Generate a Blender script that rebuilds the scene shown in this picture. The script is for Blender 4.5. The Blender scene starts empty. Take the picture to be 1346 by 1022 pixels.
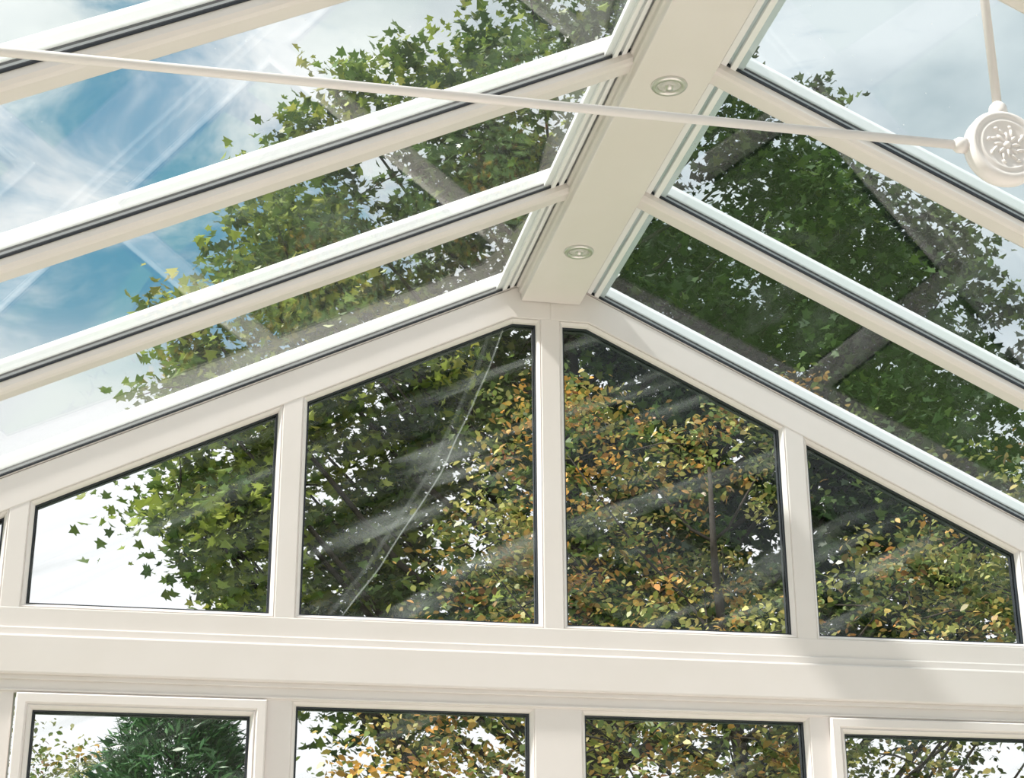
import bpy, bmesh, math, random
import numpy as np
from mathutils import Vector, Matrix
random.seed(4); rng=np.random.default_rng(7)
scn=bpy.context.scene
scn.view_settings.view_transform='Standard'
scn.view_settings.look='None'
col=scn.collection

# ------------------------------------------------------------ materials
def new_mat(name):
    m=bpy.data.materials.new(name); m.use_nodes=True
    nt=m.node_tree; nt.nodes.clear()
    return m,nt,nt.nodes,nt.links
def pvc(name,c,rough=.35,spec=.5,bump=.02):
    m,nt,N,L=new_mat(name)
    o=N.new("ShaderNodeOutputMaterial"); b=N.new("ShaderNodeBsdfPrincipled")
    tc=N.new("ShaderNodeTexCoord"); no=N.new("ShaderNodeTexNoise"); no.inputs["Scale"].default_value=6; no.inputs["Detail"].default_value=2
    r=N.new("ShaderNodeValToRGB"); r.color_ramp.elements[0].position=.3; r.color_ramp.elements[1].position=.75
    r.color_ramp.elements[0].color=(c[0]*.97,c[1]*.965,c[2]*.955,1); r.color_ramp.elements[1].color=(*c,1)
    L.new(tc.outputs["Object"],no.inputs["Vector"]); L.new(no.outputs["Fac"],r.inputs["Fac"]); L.new(r.outputs[0],b.inputs["Base Color"])
    b.inputs["Roughness"].default_value=rough; b.inputs["Specular IOR Level"].default_value=spec
    L.new(b.outputs[0],o.inputs[0]); return m
M_white=pvc("white_upvc",(.82,.765,.74),.32)
M_cap=pvc("white_cladding",(.95,.95,.95),.3)
M_gasket=pvc("dark_rubber",(.022,.027,.035),.5,.4)
M_spacer=pvc("spacer",(.5,.51,.52),.4)
M_rod=pvc("powder_coat",(.87,.825,.81),.30)
M_floor=pvc("floor_tile",(.73,.68,.645),.4)
M_plaster=pvc("plaster",(.75,.715,.69),.8)
def chrome():
    m,nt,N,L=new_mat("satin_chrome"); o=N.new("ShaderNodeOutputMaterial"); b=N.new("ShaderNodeBsdfPrincipled")
    b.inputs["Base Color"].default_value=(.72,.70,.67,1); b.inputs["Metallic"].default_value=.8; b.inputs["Roughness"].default_value=.28
    L.new(b.outputs[0],o.inputs[0]); return m
M_chrome=chrome()
M_lens=pvc("lamp_lens",(.6,.59,.56),.12,.8)

def glass(name,tint,dirt,streak,specks,bar_refl=False,refl=1.0):
    m,nt,N,L=new_mat(name)
    def math_(op,a,b=None,c=None,clamp=False):
        n=N.new("ShaderNodeMath"); n.operation=op; n.use_clamp=clamp
        for i,v in enumerate((a,b,c)):
            if v is None: continue
            if isinstance(v,(int,float)): n.inputs[i].default_value=v
            else: L.new(v,n.inputs[i])
        return n.outputs[0]
    o=N.new("ShaderNodeOutputMaterial")
    tr=N.new("ShaderNodeBsdfTransparent"); tr.inputs[0].default_value=(*tint,1)
    gl=N.new("ShaderNodeBsdfGlossy"); gl.inputs["Roughness"].default_value=.015; gl.inputs["Color"].default_value=(1,1,1,1)
    fr=N.new("ShaderNodeFresnel")
    ge=N.new("ShaderNodeNewGeometry")
    ior=math_('SUBTRACT',1.5,math_('MULTIPLY',ge.outputs["Backfacing"],1.5-1/1.5))
    L.new(ior,fr.inputs["IOR"])
    ff=math_('MULTIPLY',fr.outputs[0],refl,clamp=True)
    mx=N.new("ShaderNodeMixShader"); L.new(ff,mx.inputs[0]); L.new(tr.outputs[0],mx.inputs[1]); L.new(gl.outputs[0],mx.inputs[2])
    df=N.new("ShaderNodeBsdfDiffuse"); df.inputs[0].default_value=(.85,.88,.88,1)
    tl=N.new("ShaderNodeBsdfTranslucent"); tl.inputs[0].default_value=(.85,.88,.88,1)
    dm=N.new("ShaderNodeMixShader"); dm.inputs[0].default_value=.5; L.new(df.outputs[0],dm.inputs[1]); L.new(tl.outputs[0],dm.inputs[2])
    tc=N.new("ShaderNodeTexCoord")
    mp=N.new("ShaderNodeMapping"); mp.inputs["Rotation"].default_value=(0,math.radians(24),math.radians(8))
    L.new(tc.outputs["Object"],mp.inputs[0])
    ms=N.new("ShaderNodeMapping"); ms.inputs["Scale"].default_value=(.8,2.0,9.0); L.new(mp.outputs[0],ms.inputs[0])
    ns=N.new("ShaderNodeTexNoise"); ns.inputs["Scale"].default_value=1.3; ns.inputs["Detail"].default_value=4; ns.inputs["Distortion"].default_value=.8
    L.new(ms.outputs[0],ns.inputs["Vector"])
    sr=N.new("ShaderNodeMapRange"); sr.interpolation_type='SMOOTHSTEP'; sr.inputs[1].default_value=.52; sr.inputs[2].default_value=.74; sr.inputs[3].default_value=0; sr.inputs[4].default_value=streak  # whitish streaks; on the gable panes they are painted reflection bands
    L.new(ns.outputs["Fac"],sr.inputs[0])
    tot=math_('ADD',sr.outputs[0],dirt)
    if specks>0:
        vo=N.new("ShaderNodeTexVoronoi"); vo.inputs["Scale"].default_value=38
        L.new(tc.outputs["Object"],vo.inputs["Vector"])
        sep=N.new("ShaderNodeSeparateColor"); L.new(vo.outputs["Color"],sep.inputs[0])
        near=math_('LESS_THAN',vo.outputs["Distance"],math_('MULTIPLY',sep.outputs[1],.085))
        keep=math_('GREATER_THAN',sep.outputs[0],.55)
        sp=math_('MULTIPLY',math_('MULTIPLY',near,keep),specks)
        tot=math_('ADD',tot,sp)
    if bar_refl:  # reflection of a curved bar, painted into the pane as pale lines
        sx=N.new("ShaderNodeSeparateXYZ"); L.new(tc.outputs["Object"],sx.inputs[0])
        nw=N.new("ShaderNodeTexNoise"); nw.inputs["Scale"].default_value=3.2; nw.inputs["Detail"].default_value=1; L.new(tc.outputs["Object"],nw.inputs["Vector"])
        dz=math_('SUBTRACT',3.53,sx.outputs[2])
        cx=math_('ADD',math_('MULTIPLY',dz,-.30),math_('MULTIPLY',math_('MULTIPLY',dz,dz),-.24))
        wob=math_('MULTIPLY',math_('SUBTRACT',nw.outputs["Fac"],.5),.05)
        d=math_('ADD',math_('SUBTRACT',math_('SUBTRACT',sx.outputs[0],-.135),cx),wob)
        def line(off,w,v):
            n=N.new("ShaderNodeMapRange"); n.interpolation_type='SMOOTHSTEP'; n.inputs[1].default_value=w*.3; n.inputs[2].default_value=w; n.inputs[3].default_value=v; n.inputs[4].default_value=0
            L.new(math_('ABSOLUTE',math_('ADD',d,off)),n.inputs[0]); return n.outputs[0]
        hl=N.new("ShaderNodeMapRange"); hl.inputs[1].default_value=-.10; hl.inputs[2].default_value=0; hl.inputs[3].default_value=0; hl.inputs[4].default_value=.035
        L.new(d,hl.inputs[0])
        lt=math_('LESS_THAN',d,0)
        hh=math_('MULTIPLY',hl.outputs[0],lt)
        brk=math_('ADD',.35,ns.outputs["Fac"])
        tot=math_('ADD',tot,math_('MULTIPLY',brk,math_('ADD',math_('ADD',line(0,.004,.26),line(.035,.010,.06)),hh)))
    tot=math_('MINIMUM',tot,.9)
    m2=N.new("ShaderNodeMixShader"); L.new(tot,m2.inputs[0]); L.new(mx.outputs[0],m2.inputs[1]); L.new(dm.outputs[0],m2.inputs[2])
    L.new(m2.outputs[0],o.inputs[0]); return m
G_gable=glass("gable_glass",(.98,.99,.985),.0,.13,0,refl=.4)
G_bar_refl=glass("gable_glass_painted_reflection",(.98,.99,.985),.0,.19,0,bar_refl=True,refl=.4)
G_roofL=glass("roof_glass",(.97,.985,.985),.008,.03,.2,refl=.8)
G_roofR=glass("roof_glass_shade_tint",(.87,.91,.92),.002,.02,.5,refl=.6)  # darker tint paints shade over the foliage seen through the right slope

def leafmat(name,trans=.35):
    m,nt,N,L=new_mat(name); o=N.new("ShaderNodeOutputMaterial")
    at=N.new("ShaderNodeAttribute"); at.attribute_name="Col"
    b=N.new("ShaderNodeBsdfPrincipled"); b.inputs["Roughness"].default_value=.36; b.inputs["Specular IOR Level"].default_value=.5
    L.new(at.outputs["Color"],b.inputs["Base Color"])
    t=N.new("ShaderNodeBsdfTranslucent"); L.new(at.outputs["Color"],t.inputs[0])
    x=N.new("ShaderNodeMixShader"); x.inputs[0].default_value=trans
    L.new(b.outputs[0],x.inputs[1]); L.new(t.outputs[0],x.inputs[2]); L.new(x.outputs[0],o.inputs[0]); return m
M_leaf=leafmat("leaf",.30)
def bark():
    m,nt,N,L=new_mat("bark"); o=N.new("ShaderNodeOutputMaterial"); b=N.new("ShaderNodeBsdfPrincipled")
    no=N.new("ShaderNodeTexNoise"); no.inputs["Scale"].default_value=8; no.inputs["Detail"].default_value=3
    r=N.new("ShaderNodeValToRGB"); r.color_ramp.elements[0].color=(.015,.012,.009,1); r.color_ramp.elements[1].color=(.05,.038,.028,1)
    L.new(no.outputs["Fac"],r.inputs[0]); L.new(r.outputs[0],b.inputs["Base Color"]); b.inputs["Roughness"].default_value=.9
    L.new(b.outputs[0],o.inputs[0]); return m
M_bark=bark()
def grass():
    m,nt,N,L=new_mat("grass"); o=N.new("ShaderNodeOutputMaterial"); b=N.new("ShaderNodeBsdfPrincipled")
    no=N.new("ShaderNodeTexNoise"); no.inputs["Scale"].default_value=30; no.inputs["Detail"].default_value=4
    r=N.new("ShaderNodeValToRGB"); r.color_ramp.elements[0].color=(.03,.07,.015,1); r.color_ramp.elements[1].color=(.12,.2,.05,1)
    L.new(no.outputs["Fac"],r.inputs[0]); L.new(r.outputs[0],b.inputs["Base Color"]); b.inputs["Roughness"].default_value=.9
    L.new(b.outputs[0],o.inputs[0]); return m

# ------------------------------------------------------------ mesh helpers
def obj_from(name,V,Fc,mat,parent=None,bevel=0,smooth=False):
    me=bpy.data.meshes.new(name); me.from_pydata([tuple(v) for v in V],[],[tuple(f) for f in Fc]); me.update()
    bm=bmesh.new(); bm.from_mesh(me); bmesh.ops.recalc_face_normals(bm,faces=bm.faces); bm.to_mesh(me); bm.free()
    o=bpy.data.objects.new(name,me); col.objects.link(o); me.materials.append(mat)
    if smooth:
        for p in me.polygons: p.use_smooth=True
    if bevel:
        b=o.modifiers.new("bevel",'BEVEL'); b.width=bevel; b.segments=2; b.limit_method='ANGLE'; b.angle_limit=math.radians(25)
    if parent: o.parent=parent
    return o
class MB:
    def __init__(s): s.V=[];s.F=[]
    def extrude(s,A,B):
        n=len(A); k=len(s.V); s.V+=list(A)+list(B)
        s.F.append(tuple(range(k,k+n))); s.F.append(tuple(range(k+n,k+2*n))[::-1])
        for i in range(n):
            j=(i+1)%n; s.F.append((k+i,k+j,k+n+j,k+n+i))
        return s
    def prism(s,poly,y0,y1):   # poly in xz
        return s.extrude([(x,y0,z) for x,z in poly],[(x,y1,z) for x,z in poly])
    def box(s,x0,x1,y0,y1,z0,z1): return s.prism([(x0,z0),(x1,z0),(x1,z1),(x0,z1)],y0,y1)
    def loops(s,Ls,close=False):
        n=len(Ls[0]); k=len(s.V)
        for l in Ls: s.V+=list(l)
        m=len(Ls)
        for a in range(m if close else m-1):
            b=(a+1)%m
            for i in range(n):
                j=(i+1)%n; s.F.append((k+a*n+i,k+a*n+j,k+b*n+j,k+b*n+i))
        return s
    def make(s,name,mat,**k): return obj_from(name,s.V,s.F,mat,**k)
def tag(o,label,cat,group=None,kind=None):
    o["label"]=label; o["category"]=cat
    if group: o["group"]=group
    if kind: o["kind"]=kind
def struct(o): o["kind"]="structure"; return o
def inset(poly,d):
    n=len(poly); out=[]
    ar=sum(poly[i][0]*poly[(i+1)%n][1]-poly[(i+1)%n][0]*poly[i][1] for i in range(n))
    sg=1 if ar>0 else -1
    for i in range(n):
        p0=Vector(poly[i-1]);p1=Vector(poly[i]);p2=Vector(poly[(i+1)%n])
        e1=(p1-p0).normalized();e2=(p2-p1).normalized()
        n1=Vector((-e1.y,e1.x))*sg;n2=Vector((-e2.y,e2.x))*sg
        b=(n1+n2); b=b/ (1+n1.dot(n2))
        q=p1+b*d; out.append((q.x,q.y))
    return out
def lift(poly,y): return [(x,y,z) for x,z in poly]

ZA=3.71; S=.48; HX=2.38
YB=-5.5
def roofz(x,d=0): return ZA-S*abs(x)+d

# ------------------------------------------------------------ front wall frame
FY0,FY1=-.034,.034
fr=MB()
def gl(x): return 3.595-.483*abs(x)      # top line of gable glass
BD=.015
fr.box(-HX,HX,FY0,FY1,2.545,2.643-BD)
for x0,x1 in [(-.045+BD,.042-BD),(-.79+BD,-.704-BD),(.695+BD,.784-BD),(-1.503+BD,-1.421-BD),(1.413+BD,1.495-BD)]:
    m=max(abs(x0),abs(x1)); zt=roofz(m,-.03)
    fr.box(x0,x1,FY0+.0012,FY1-.0012,2.60,zt)
off=BD*1.11
for s in (-1,1):
    e=0 if s<0 else .0006
    fr.prism([(0 if s<0 else -.001,ZA-.006),(s*HX,roofz(HX,-.006)),(s*HX,gl(HX)+off-.002),(s*.12,gl(.12)+off),(s*.117,3.541+BD),(0 if s<0 else -.001,3.541+BD)],FY0-e,FY1-e)
fr.box(-HX,HX,FY0,FY1,2.403,2.46)
for x0,x1 in [(-.074+.014,.086-.014),(-.783,-.702-.014),(.713+.014,.80),(-1.52,-1.43),(1.43,1.52),(-HX,-2.28),(2.28,HX)]:
    fr.box(x0,x1,FY0+.0012,FY1-.0012,.9,2.41)
fr.box(-HX,HX,FY0,FY1,.84,.92)
wf=struct(fr.make("wall_front",M_white,bevel=.003))
dw=MB(); dw.box(-HX,HX,-.12,.14,0,.84); struct(dw.make("wall_dwarf_front",M_plaster))
t=MB(); t.box(-HX,HX,-.052,.05,2.449,2.553); struct(t.make("trim_1",M_white,bevel=.006))
t=MB(); t.box(-HX,HX,-.041,.0,2.550,2.575); struct(t.make("trim_2",M_white,bevel=.004))
t=MB(); t.box(-HX,HX,-.039,.0,2.407,2.413); t.box(-HX,HX,-.041,.0,2.437,2.450); struct(t.make("trim_3",M_white,bevel=.002))

wn=[0]
def window(poly,gmat,y=0.,sash=None,bd=BD):
    wn[0]+=1; nm="window_%d"%wn[0]
    p=poly; o0=inset(p,-bd)
    m=MB()
    if sash:
        so=inset(o0,-sash)
        m.loops([lift(so,y+.0),lift(so,y-.046),lift(inset(so,.004),y-.052),lift(inset(o0,-.006),y-.052),lift(o0,y-.046),lift(o0,y-.02)])
    yy=y-(.018 if sash else 0)
    m.loops([lift(o0,yy-.0),lift(o0,yy-.029),lift(inset(o0,.003),yy-.031),lift(inset(o0,.010),yy-.023),lift(inset(o0,.0125),yy-.016),lift(inset(o0,.0125),yy-.004)])
    w=struct(m.make(nm,M_white))
    g=MB(); g.loops([lift(inset(o0,.0115),yy-.0145),lift(inset(o0,.0165),yy-.0125),lift(inset(o0,.0165),yy-.004)])
    g.make("gasket",M_gasket,parent=w)
    q=inset(o0,.008)
    a=MB(); a.prism(q,yy-.006,yy-.002); a.make("glass_pane",gmat,parent=w)
    sp=MB(); sp.loops([lift(inset(o0,.009),yy-.001),lift(inset(o0,.019),yy-.001),lift(inset(o0,.019),yy+.014)]); sp.make("spacer_bar",M_gasket,parent=w)
    return w
B=2.643
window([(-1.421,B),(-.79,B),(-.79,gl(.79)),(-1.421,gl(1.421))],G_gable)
window([(-.704,B),(-.045,B),(-.045,3.541),(-.112,3.541),(-.704,gl(.704))],G_bar_refl)
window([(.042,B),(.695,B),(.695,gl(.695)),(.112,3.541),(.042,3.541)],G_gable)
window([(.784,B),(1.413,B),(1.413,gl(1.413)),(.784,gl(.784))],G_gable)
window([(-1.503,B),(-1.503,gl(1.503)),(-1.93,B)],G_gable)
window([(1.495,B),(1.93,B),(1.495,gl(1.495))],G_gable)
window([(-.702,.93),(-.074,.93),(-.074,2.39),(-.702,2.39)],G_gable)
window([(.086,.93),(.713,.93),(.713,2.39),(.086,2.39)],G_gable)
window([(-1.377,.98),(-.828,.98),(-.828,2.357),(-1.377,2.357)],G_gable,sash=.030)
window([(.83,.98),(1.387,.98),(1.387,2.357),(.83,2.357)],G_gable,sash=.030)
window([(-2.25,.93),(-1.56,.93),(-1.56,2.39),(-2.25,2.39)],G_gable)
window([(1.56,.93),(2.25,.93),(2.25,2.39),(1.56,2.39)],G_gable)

# ------------------------------------------------------------ room shell
f_=MB(); f_.box(-HX,HX,YB,.0,-.05,0.0); struct(f_.make("floor",M_floor))
for s,nm in ((-1,"left"),(1,"right")):
    w=MB(); a,b=sorted((s*HX,s*(HX+.12)))
    w.box(a,b,YB,.12,0,.84)
    w.box(a,b,YB,.05,2.44,2.56)
    for k in range(7):
        y=YB+.05+k*.9; w.box(a+.002,b-.002,y-.04,y+.04,.8,2.5)
    struct(w.make("wall_"+nm,M_white))
w=MB(); w.prism([(-HX-.12,0),(HX+.12,0),(HX+.12,2.7),(0,4.3),(-HX-.12,2.7)],YB-.15,YB); struct(w.make("wall_back",M_plaster))

# ------------------------------------------------------------ roof rafters + glass
def sloped(mb,s,prof,x0=.0,x1=HX+.08):
    mb.extrude([(s*x0,y,roofz(x0)+d) for y,d in prof],[(s*x1,y,roofz(x1)+d) for y,d in prof])
W=.066; DEP=.030
ys=[-.70,-1.345,-2.03,-2.70,-3.38,-4.06,-4.74,-5.40]
def rafter(s,yf,end=False):
    m=MB()
    if end:
        sloped(m,s,[(yf,-.005),(yf+.07,-.005),(yf+.07,.0),(yf,.0)],x0=.02)
    else:
        sloped(m,s,[(yf,-.001),(yf,-DEP+.012),(yf+.006,-DEP+.004),(yf+.014,-DEP),(yf+W-.014,-DEP),(yf+W-.006,-DEP+.004),(yf+W,-DEP+.012),(yf+W,-.001)],x0=.03)
    r=m.make("rafter",M_white)
    g=MB()
    a,b=yf-.003,yf+W+.003
    sloped(g,s,[(a,-.002),(b,-.002),(b,.0055),(a,.0055)],x0=.03)
    sloped(g,s,[(a+.001,.0125),(b-.001,.0125),(b-.001,.0175),(a+.001,.0175)],x0=.03)
    g.make("gasket",M_gasket,parent=r)
    g=MB(); sloped(g,s,[(a+.002,.005),(b-.002,.005),(b-.002,.013),(a+.002,.013)],x0=.03)
    g.make("glazing_spacer",M_spacer,parent=r)
    c=MB(); sloped(c,s,[(a-.004,.0175),(b+.004,.0175),(b+.004,.044),(b-.006,.060),(a+.006,.060),(a-.004,.044)],x0=.03)
    c.make("capping",M_cap,parent=r,bevel=.003)
    return r
for s in (-1,1):
    r=struct(rafter(s,-.036,True)); r.name="trim_%d"%(4 if s<0 else 5)  # the gable end rafters, numbered among the trim pieces
    for y in ys:
        r=rafter(s,y); tag(r,"slender white roof rafter with dark rubber gasket and outer capping","roof rafter","sloping roof rafters")
    edges=[0.034-.07]+ys
    for i in range(len(ys)):
        yb=edges[i]; yf=ys[i]+W
        g=MB(); sloped(g,s,[(yf-.004,.0005),(yb+.0 if i else yb+.01,.0005),(yb+.0 if i else yb+.01,.0045),(yf-.004,.0045)],x0=.07,x1=HX+.06)
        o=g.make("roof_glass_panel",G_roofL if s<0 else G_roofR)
        tag(o,"clear rain-spotted sloping glass roof panel between white rafters","glass panel","roof glass panels")

# ------------------------------------------------------------ ridge beam
rb=MB()
prof=[(-.089,3.61),(.089,3.61),(.089,3.632),(.096,3.636),(.096,3.650),(.104,3.654),(.104,3.661),(-.104,3.661),(-.104,3.654),(-.096,3.650),(-.096,3.636),(-.089,3.632)]
rb.prism(prof,YB,-.036)
R=rb.make("ridge_beam",M_white,bevel=.0025)
rc=MB()
def half(s): return [(s*.165,roofz(.165,.008)),(s*.165,roofz(.165,.022)),(s*.135,roofz(.135,.026)),(s*.135,roofz(.135,.045)),(s*.09,roofz(.09,.048)),(s*.09,roofz(.09,.075)),(s*.03,3.80)]
rc.prism([(0,ZA+.004)]+half(1)+half(-1)[::-1],YB,.08)
rc.make("ridge_capping",M_cap,parent=R,bevel=.002)
rs=MB()
for s in (-1,1):
    for x,d in ((.112,.0),(.134,.0)):
        rs.prism([(s*x,roofz(x,-.004)),(s*(x+.012),roofz(x+.012,-.004)),(s*(x+.012),roofz(x+.012,.007)),(s*x,roofz(x,.007))],YB,-.04)
rs.make("ridge_seal",M_cap,parent=R)
tag(R,"wide white ridge beam running along the glass roof apex","ridge beam")

# ------------------------------------------------------------ downlights
def lathe(name,prof,mat,c,parent=None,seg=40,axis='Z'):
    V=[];Fc=[]
    for i in range(seg):
        a=2*math.pi*i/seg
        for r,h in prof:
            if axis=='Z': V.append((c[0]+r*math.cos(a),c[1]+r*math.sin(a),c[2]+h))
            else: V.append((c[0]+r*math.cos(a),c[1]+h,c[2]+r*math.sin(a)))
    n=len(prof)
    for i in range(seg):
        j=(i+1)%seg
        for k in range(n-1): Fc.append((i*n+k,i*n+k+1,j*n+k+1,j*n+k))
    o=obj_from(name,V,Fc,mat,parent=parent,smooth=True); return o
for yy in (-.40,-1.30,-2.2,-3.1):
    d=lathe("downlight",[(.041,.002),(.042,-.003),(.039,-.007),(.031,-.008),(.027,-.004),(.026,.0)],M_chrome,(0.0,yy,3.61))
    lathe("lamp_lens",[(.027,-.0012),(.022,-.0035),(.019,-.0015),(.012,-.005),(.0001,-.007)],M_lens,(0.0,yy,3.61),parent=d)
    lathe("bulb",[(.011,-.0045),(.009,-.013),(.0001,-.014)],M_chrome,(0.0,yy,3.61),parent=d,seg=20)
    tag(d,"small round chrome spotlight recessed in the ridge beam","downlight","ridge beam downlights")

# ------------------------------------------------------------ tie bar
TX,TY,TZ=-.003,-2.76,2.652
tb=bpy.data.objects.new("tie_bar",None); tb.location=(TX,TY,TZ); col.objects.link(tb)
tag(tb,"thin white metal tie bar with round floral boss and hanger rod","tie bar")
def tube(mb,pts,rad,seg=12):
    P=[Vector(p) for p in pts]; rings=[]
    for i,p in enumerate(P):
        d=(P[min(i+1,len(P)-1)]-P[max(i-1,0)]).normalized()
        up=Vector((0,0,1)) if abs(d.z)<.9 else Vector((1,0,0))
        a=d.cross(up).normalized(); b=d.cross(a)
        r=rad[i] if isinstance(rad,(list,tuple)) else rad
        rings.append([tuple(p+(a*math.cos(2*math.pi*k/seg)+b*math.sin(2*math.pi*k/seg))*r) for k in range(seg)])
    k=len(mb.V); mb.loops(rings)
    n=len(rings)*seg
    mb.F.append(tuple(range(k,k+seg))); mb.F.append(tuple(range(k+n-seg,k+n))[::-1])
def part(mb,name,**k):
    o=mb.make(name,M_rod,smooth=True,**k)
    o.parent=tb; o.matrix_parent_inverse=Matrix.Translation((-TX,-TY,-TZ)); return o
for s in (-1,1):
    m=MB(); tube(m,[(TX+s*.045,TY,TZ),(TX+s*.053,TY,TZ)],[.008,.011]); tube(m,[(TX+s*.053,TY,TZ),(TX+s*.064,TY,TZ),(TX+s*.070,TY,TZ)],[.0105,.0105,.0065]); tube(m,[(TX+s*.064,TY,TZ),(s*HX,TY,TZ)],.0062,16); part(m,"rod")
m=MB(); tube(m,[(TX,TY,TZ+.045),(TX,TY,TZ+.055),(TX,TY,TZ+.064),(TX,TY,TZ+.070)],[.011,.0125,.0115,.0062]); tube(m,[(TX,TY,TZ+.06),(TX,TY,3.62)],.0062,16); part(m,"hanger_rod")
def lathe_part(name,prof,seg=48):
    o=lathe(name,prof,M_rod,(TX,TY,TZ),axis='Y',seg=seg); o.parent=tb; o.matrix_parent_inverse=Matrix.Translation((-TX,-TY,-TZ)); return o
boss=lathe_part("boss",[(.0001,.016),(.042,.016),(.050,.012),(.053,.006),(.053,-.008),(.050,-.013),(.046,-.015),(.042,-.0135),(.039,-.0125),(.036,-.0145),(.034,-.0145),(.032,-.013),(.0001,-.013)])
V=[];Fc=[]
def blob(cx,cz,rx,rz,ang,h,yb):
    k=len(V); seg,rg=14,4
    V.append((cx,yb-h,cz))
    for r in range(1,rg+1):
        t=r/rg*math.pi/2
        for i in range(seg):
            a=2*math.pi*i/seg; u=rx*math.sin(t)*math.cos(a); v=rz*math.sin(t)*math.sin(a)
            V.append((cx+u*math.cos(ang)-v*math.sin(ang),yb-h*math.cos(t),cz+u*math.sin(ang)+v*math.cos(ang)))
    for i in range(seg): Fc.append((k,k+1+i,k+1+(i+1)%seg))
    for r in range(rg-1):
        for i in range(seg):
            a=k+1+r*seg+i;b=k+1+r*seg+(i+1)%seg; Fc.append((a,b,b+seg,a+seg))
yb=TY-.0128
blob(TX,TZ,.0055,.0055,0,.005,yb)
for i in range(8):
    a=i*math.pi/4; blob(TX+.0125*math.cos(a),TZ+.0125*math.sin(a),.0062,.0026,a,.0036,yb)
    a+=math.pi/8; blob(TX+.0195*math.cos(a),TZ+.0195*math.sin(a),.0060,.0022,a+.5,.0034,yb); blob(TX+.0265*math.cos(a+.14),TZ+.0265*math.sin(a+.14),.0038,.0024,a+1.2,.003,yb)
ro=obj_from("rosette",V,Fc,M_rod,smooth=True); ro.parent=boss

# ------------------------------------------------------------ trees
PALM=np.array([(0,0),(.52,.02),(.36,.3),(.62,.58),(.25,.56),(0,1),(-.25,.56),(-.62,.58),(-.36,.3),(-.52,.02)])
OVAL=np.array([(0,0),(.3,.35),(.24,.7),(0,1),(-.24,.7),(-.3,.35)])
NEED=np.array([(0,0),(.09,.4),(0,1),(-.09,.4)])
def foliage(name,cent,size,colr,shape,parent,updir=.6,dirs=None):
    n=len(cent); k=len(shape)
    nrm=rng.normal(size=(n,3)); nrm[:,2]=np.abs(nrm[:,2])*1.0+updir; nrm/=np.linalg.norm(nrm,axis=1)[:,None]
    d=rng.normal(size=(n,3)) if dirs is None else dirs+rng.normal(size=(n,3))*.35
    d[:,2]-=.35
    B_=d-nrm*np.sum(d*nrm,1)[:,None]; B_/=np.linalg.norm(B_,axis=1)[:,None]
    A=np.cross(B_,nrm)
    sz=size*rng.uniform(.5,1.3,n)
    P=cent[:,None,:]+sz[:,None,None]*(shape[None,:,0,None]*A[:,None,:]+(shape[None,:,1,None]-.5)*B_[:,None,:])
    P+= (sz[:,None]*np.abs(shape[None,:,0])*.35)[:,:,None]*nrm[:,None,:]
    me=bpy.data.meshes.new(name)
    me.vertices.add(n*k); me.vertices.foreach_set("co",P.reshape(-1).astype(np.float32))
    me.loops.add(n*k); me.loops.foreach_set("vertex_index",np.arange(n*k,dtype=np.int32))
    me.polygons.add(n); me.polygons.foreach_set("loop_start",np.arange(0,n*k,k,dtype=np.int32)); me.polygons.foreach_set("loop_total",np.full(n,k,dtype=np.int32))
    me.update(calc_edges=True)
    at=me.color_attributes.new("Col",'FLOAT_COLOR','POINT')
    C=np.ones((n,k,4)); C[:,:,:3]=colr[:,None,:]; at.data.foreach_set("color",C.reshape(-1).astype(np.float32))
    o=bpy.data.objects.new(name,me); col.objects.link(o); me.materials.append(M_leaf); o["kind"]="stuff"
    if parent: o.parent=parent; o.matrix_parent_inverse=Matrix.Translation(-parent.location)
    return o
def palette(n,cols,w,var=.25):
    c=np.array(cols); idx=rng.choice(len(c),size=n,p=np.array(w)/sum(w)); out=c[idx]*rng.uniform(1-var,1+var,(n,1)); return out
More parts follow.
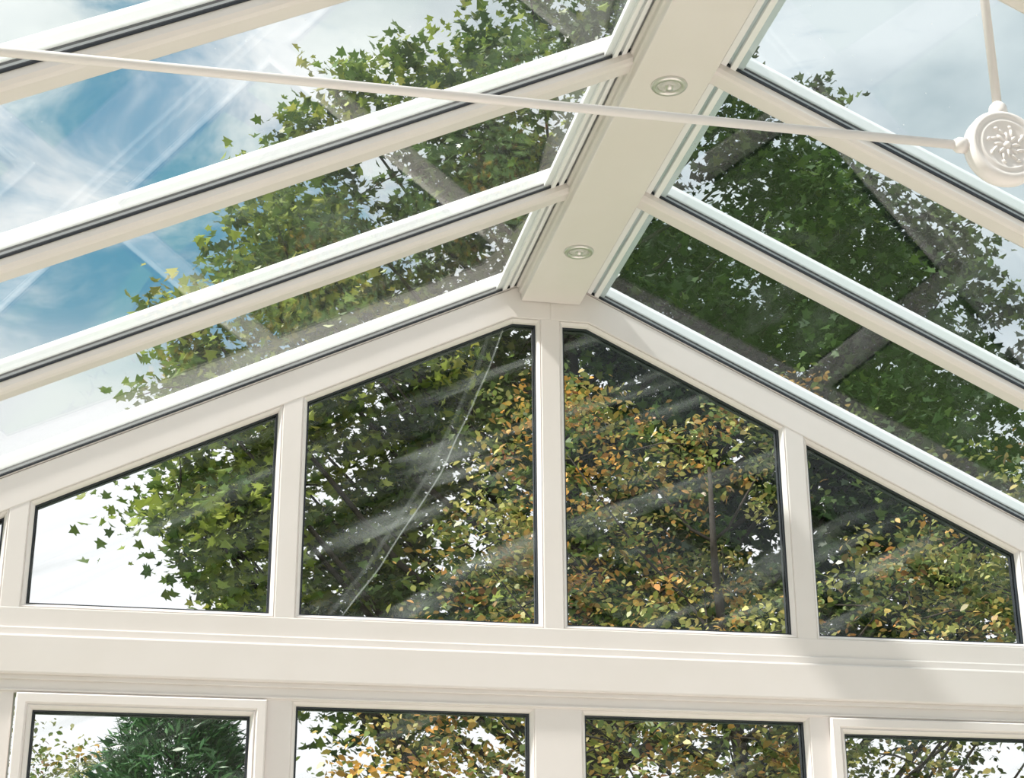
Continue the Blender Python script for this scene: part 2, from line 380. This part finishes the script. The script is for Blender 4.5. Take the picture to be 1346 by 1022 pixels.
def tree(base,blobs,twigs,per,size,shape,cols,w,label,cat,sig=.16,trunk_r=.25,topz=None,bright=None):
    root=bpy.data.objects.new("tree",None); root.location=base; col.objects.link(root); tag(root,label,cat)
    inv=Matrix.Translation(-Vector(base))
    Z=topz or max(b[2] for b in blobs)
    m=MB(); pts=[];rad=[]
    for i in range(9):
        t=i/8; pts.append((base[0]+.15*math.sin(t*5),base[1]+.12*math.sin(t*4+1),base[2]+(Z-base[2])*t)); rad.append(trunk_r*(1-.88*t)*(1.35 if i==0 else 1))
    tube(m,pts,rad,12); o=m.make("trunk",M_bark,smooth=True); o.parent=root; o.matrix_parent_inverse=inv
    m=MB()
    cents=[];cl=[]
    for bb in blobs:
        x,y,z,r=bb[:4]; ww=bb[4] if len(bb)>4 else w
        zs=max(base[2]+(Z-base[2])*.18,min(z-.8*abs(x-base[0])-.3,Z*.9)); t=(zs-base[2])/(Z-base[2])
        p0=Vector((base[0]+.15*math.sin(t*5),base[1]+.12*math.sin(t*4+1),zs)); p1=Vector((x,y,z))
        mid=(p0+p1)/2+Vector((0,0,-.12*abs(x-base[0])))
        r0=max(.015,trunk_r*.25*(1-.7*t))
        tube(m,[p0,(p0+mid)/2+Vector((0,0,-.05)),mid,(mid+p1)/2,p1],[r0,r0*.8,r0*.6,r0*.4,r0*.2],6)
        nt=max(8,int(twigs*(r/.9)**2))
        u=rng.normal(size=(nt,3)); u/=np.linalg.norm(u,axis=1)[:,None]
        rr=r*rng.uniform(.3,1.08,nt)**.6
        tc=np.array([x,y,z])+u*rr[:,None]*np.array([1,1,.9])
        for q in tc[:max(2,nt//10)]:
            tube(m,[p1,(p1+Vector(q))/2+Vector((0,0,.04)),Vector(q)],[r0*.2,.007,.003],4)
        sg=sig*rng.uniform(.6,1.3,(nt,1)); sg=np.repeat(sg,per,0)
        c=np.repeat(tc,per,0)+rng.normal(size=(nt*per,3))*sg*np.array([1,1,.6])
        cents.append(c)
        tcl=palette(nt,cols,ww,.3); cc=np.repeat(tcl,per,0)*.65+palette(nt*per,cols,ww,.35)*.35
        cl.append(cc)
    o=m.make("branches",M_bark,smooth=True); o.parent=root; o.matrix_parent_inverse=inv
    cents=np.concatenate(cents); cl=np.concatenate(cl)
    foliage("foliage",cents,size,cl,shape,root)
    return root
# large maple
bl=[]
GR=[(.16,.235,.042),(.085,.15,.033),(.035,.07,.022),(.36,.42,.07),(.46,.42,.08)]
wl=[5,4,2,4,1.0]; wm=[4,5,5,1.0,.2]; wr=[1.0,3,9,.1,.0]  # pale left, dark right: sunlit and shaded crown sides painted in leaf colour
edge=[(-.95,7.35,.5),(-1.0,6.75,.5),(-.75,6.4,.7),(-1.05,5.8,.55),(-.7,5.5,.6),(-.45,5.35,.6),(-.5,7.95,.55),(-.25,8.6,.55),(-.15,9.3,.45),(.1,9.75,.4),(.7,10.05,.45),(1.3,10.1,.55),(2.0,10.6,.6),(2.8,10.6,.7),(3.4,10.5,.6),
 (4.1,10.2,.5),(4.95,10.55,.25),(4.75,9.6,.55),(5.4,9.1,.6),(6.1,8.8,.5),(5.9,8.1,.7),(6.4,7.7,.55),(6.3,7.0,.7),(6.45,6.3,.75),(6.4,5.6,.8),(6.3,5.0,.8),(5.4,5.2,.8),(5.2,8.4,.7),(5.3,7.4,.9),(5.5,6.4,.9),(4.2,9.5,.6),(4.6,8.8,.7)]
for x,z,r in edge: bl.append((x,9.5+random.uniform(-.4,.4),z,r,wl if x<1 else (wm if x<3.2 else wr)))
for i in range(8):
    for j in range(7):
        x=.0+i*.8+random.uniform(-.2,.2); z=4.6+j*.85+random.uniform(-.2,.2)
        if z>10.4-abs(x-2.6)*.56: continue
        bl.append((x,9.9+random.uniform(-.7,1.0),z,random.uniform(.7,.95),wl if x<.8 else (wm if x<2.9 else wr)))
tree((2.5,9.9,-.05),bl,66,23,.09,PALM,GR,wm,"tall green maple tree with dense crown beyond the gable","tree",sig=.14,trunk_r=.28,topz=9.6)
# autumn tree
AUT=[(.66,.33,.085),(.78,.40,.09),(.31,.31,.075),(.17,.24,.06),(.32,.13,.05),(.62,.57,.20),(.05,.075,.02)]
wo=[2.0,1.3,3,2.4,1.3,1.9,4]; wg=[.4,.15,4,5,.8,1.6,6]
bl=[]
for i in range(7):
    for j in range(7):
        x=.95+i*.64+random.uniform(-.2,.2); z=2.1+j*.64+random.uniform(-.2,.2)
        if z>5.75-abs(x-2.2)*.36: continue
        bl.append((x,5.9+random.uniform(-.8,.7),z,random.uniform(.42,.65),wo if random.random()<(.7 if x<2.6 else .2) else wg))
bl+= [(.4,5.9,3.15,.55,wo),(.75,6.0,3.75,.45,wo),(.6,5.8,2.6,.6,wo),(.85,5.9,4.5,.4,wg),(.1,6.,2.75,.45,wg),(4.95,5.9,3.8,.65,wg),(5.0,6.0,3.0,.65,wg),(4.95,5.9,4.5,.5,wg)]
tree((2.6,6.1,-.05),bl,84,26,.056,OVAL,AUT,wo,"autumn tree with small orange, brown and olive leaves","tree",sig=.10,trunk_r=.11,topz=5.2)
bl=[(-2.5+random.uniform(-.9,.7),20+random.uniform(-.8,.8),4.6+random.uniform(-1.2,1.0),.55,wg) for i in range(16)]
tree((-2.5,20,-.05),bl,36,16,.09,OVAL,AUT,wg,"small distant tree with sparse olive brown leaves","tree",sig=.2,trunk_r=.14,topz=5.0)
base=Vector((-.95,8,-.05)); root=bpy.data.objects.new("conifer_tree",None); root.location=base; col.objects.link(root); tag(root,"dark green feathery conifer standing outside the window","conifer tree")
m=MB(); tube(m,[base,base+Vector((0,0,2)),base+Vector((0,0,4.1))],[.12,.07,.01],10); o=m.make("trunk",M_bark,smooth=True); o.parent=root; o.matrix_parent_inverse=Matrix.Translation(-base)
n=30000; h=rng.uniform(0,1,n)**.8; z=4.3-h*3.2; a=rng.uniform(0,2*math.pi,n); rad=(.04+.56*(4.3-z))*(.6+.45*rng.uniform(0,1,n))*(1+.18*np.sin(a*9+z*13))
c=np.stack([base.x+rad*np.cos(a),base.y+rad*np.sin(a),z],1); dr=np.stack([np.cos(a),np.sin(a),np.full(n,.9)],1)
foliage("foliage",c,.12,palette(n,[(.04,.12,.035),(.065,.17,.05),(.02,.07,.025)],[3,2,2]),NEED,root,updir=.1,dirs=dr)

g=MB(); g.box(-60,60,-40,90,-.25,-.06); o=g.make("ground",grass()); o["kind"]="structure"

# ------------------------------------------------------------ sky and sun
wd=bpy.data.worlds.new("sky"); scn.world=wd; wd.use_nodes=True; nt=wd.node_tree; N=nt.nodes; L=nt.links; N.clear()
out=N.new("ShaderNodeOutputWorld"); bg=N.new("ShaderNodeBackground"); L.new(bg.outputs[0],out.inputs[0])
tc=N.new("ShaderNodeTexCoord")
mp=N.new("ShaderNodeMapping"); mp.inputs["Scale"].default_value=(1,1,1.9); mp.inputs["Location"].default_value=(.35,.1,.2); L.new(tc.outputs["Generated"],mp.inputs[0])
no=N.new("ShaderNodeTexNoise"); no.inputs["Scale"].default_value=7.5; no.inputs["Detail"].default_value=9; no.inputs["Roughness"].default_value=.6; no.inputs["Distortion"].default_value=.6; L.new(mp.outputs[0],no.inputs["Vector"])
def nrm(v): return Vector(v).normalized()
def spot(v,w0,w1):
    dp=N.new("ShaderNodeVectorMath"); dp.operation='DOT_PRODUCT'; L.new(tc.outputs["Generated"],dp.inputs[0]); dp.inputs[1].default_value=nrm(v)
    mr=N.new("ShaderNodeMapRange"); mr.interpolation_type='SMOOTHSTEP'; L.new(dp.outputs["Value"],mr.inputs[0]); mr.inputs[1].default_value=w0; mr.inputs[2].default_value=w1; mr.inputs[3].default_value=0; mr.inputs[4].default_value=1
    return mr.outputs[0]
def M(op,a,b):
    n=N.new("ShaderNodeMath"); n.operation=op
    for i,v in enumerate((a,b)):
        if isinstance(v,(int,float)): n.inputs[i].default_value=v
        else: L.new(v,n.inputs[i])
    return n.outputs[0]
hole=spot((-.045,.905,.425),.982,.9985)
cl=M('SUBTRACT',M('ADD',no.outputs["Fac"],.13),M('MULTIPLY',hole,.175))
mr=N.new("ShaderNodeMapRange"); mr.interpolation_type='SMOOTHSTEP'; L.new(cl,mr.inputs[0]); mr.inputs[1].default_value=.31; mr.inputs[2].default_value=.58
sx=N.new("ShaderNodeSeparateXYZ"); L.new(tc.outputs["Generated"],sx.inputs[0])
bl_=N.new("ShaderNodeValToRGB"); L.new(sx.outputs[2],bl_.inputs[0])
e=bl_.color_ramp.elements; e[0].position=.0; e[0].color=(.55,.75,.9,1); e[1].position=.6; e[1].color=(.10,.30,.50,1); k=e.new(.40); k.color=(.12,.38,.56,1)
n2=N.new("ShaderNodeTexNoise"); n2.inputs["Scale"].default_value=7; n2.inputs["Detail"].default_value=6; L.new(mp.outputs[0],n2.inputs["Vector"])
cr=N.new("ShaderNodeValToRGB"); L.new(n2.outputs["Fac"],cr.inputs[0]); e=cr.color_ramp.elements; e[0].position=.35; e[0].color=(.66,.73,.78,1); e[1].position=.60; e[1].color=(1.06,1.08,1.09,1)
mx=N.new("ShaderNodeMix"); mx.data_type='RGBA'; L.new(mr.outputs[0],mx.inputs["Factor"]); L.new(bl_.outputs[0],mx.inputs["A"]); L.new(cr.outputs[0],mx.inputs["B"])
hz=N.new("ShaderNodeMapRange"); hz.interpolation_type='SMOOTHSTEP'; L.new(sx.outputs[2],hz.inputs[0]); hz.inputs[1].default_value=.40; hz.inputs[2].default_value=.33
m2=N.new("ShaderNodeMix"); m2.data_type='RGBA'; L.new(hz.outputs[0],m2.inputs["Factor"]); L.new(mx.outputs["Result"],m2.inputs["A"]); m2.inputs["B"].default_value=(1.06,1.07,1.10,1)
L.new(m2.outputs["Result"],bg.inputs[0]); bg.inputs[1].default_value=1.0

sd=bpy.data.lights.new("sun",'SUN'); sd.energy=7.0; sd.angle=math.radians(3); sd.color=(1,.955,.89)
so=bpy.data.objects.new("sun",sd); col.objects.link(so); so.location=(-6,-4,12)
so.rotation_euler=Vector((-.62,-.12,.75)).to_track_quat('Z','Y').to_euler()

# ------------------------------------------------------------ camera
f=2255.
F=Vector((-481,864,f)).normalized(); U=Vector((-33,-5900,f)); U=(U-U.dot(F)*F).normalized(); Rv=F.cross(U)
if Rv.x<0: Rv=-Rv
cam=bpy.data.cameras.new("camera"); co=bpy.data.objects.new("camera",cam); col.objects.link(co)
cam.sensor_width=36; cam.lens=f/1346*36; cam.clip_start=.05; cam.clip_end=300
rot=Matrix(((Rv.x,-Rv.y,-Rv.z),(F.x,-F.y,-F.z),(U.x,-U.y,-U.z)))
co.matrix_world=Matrix.Translation((-1.037,-4.6,1.55))@rot.to_4x4()
scn.camera=co
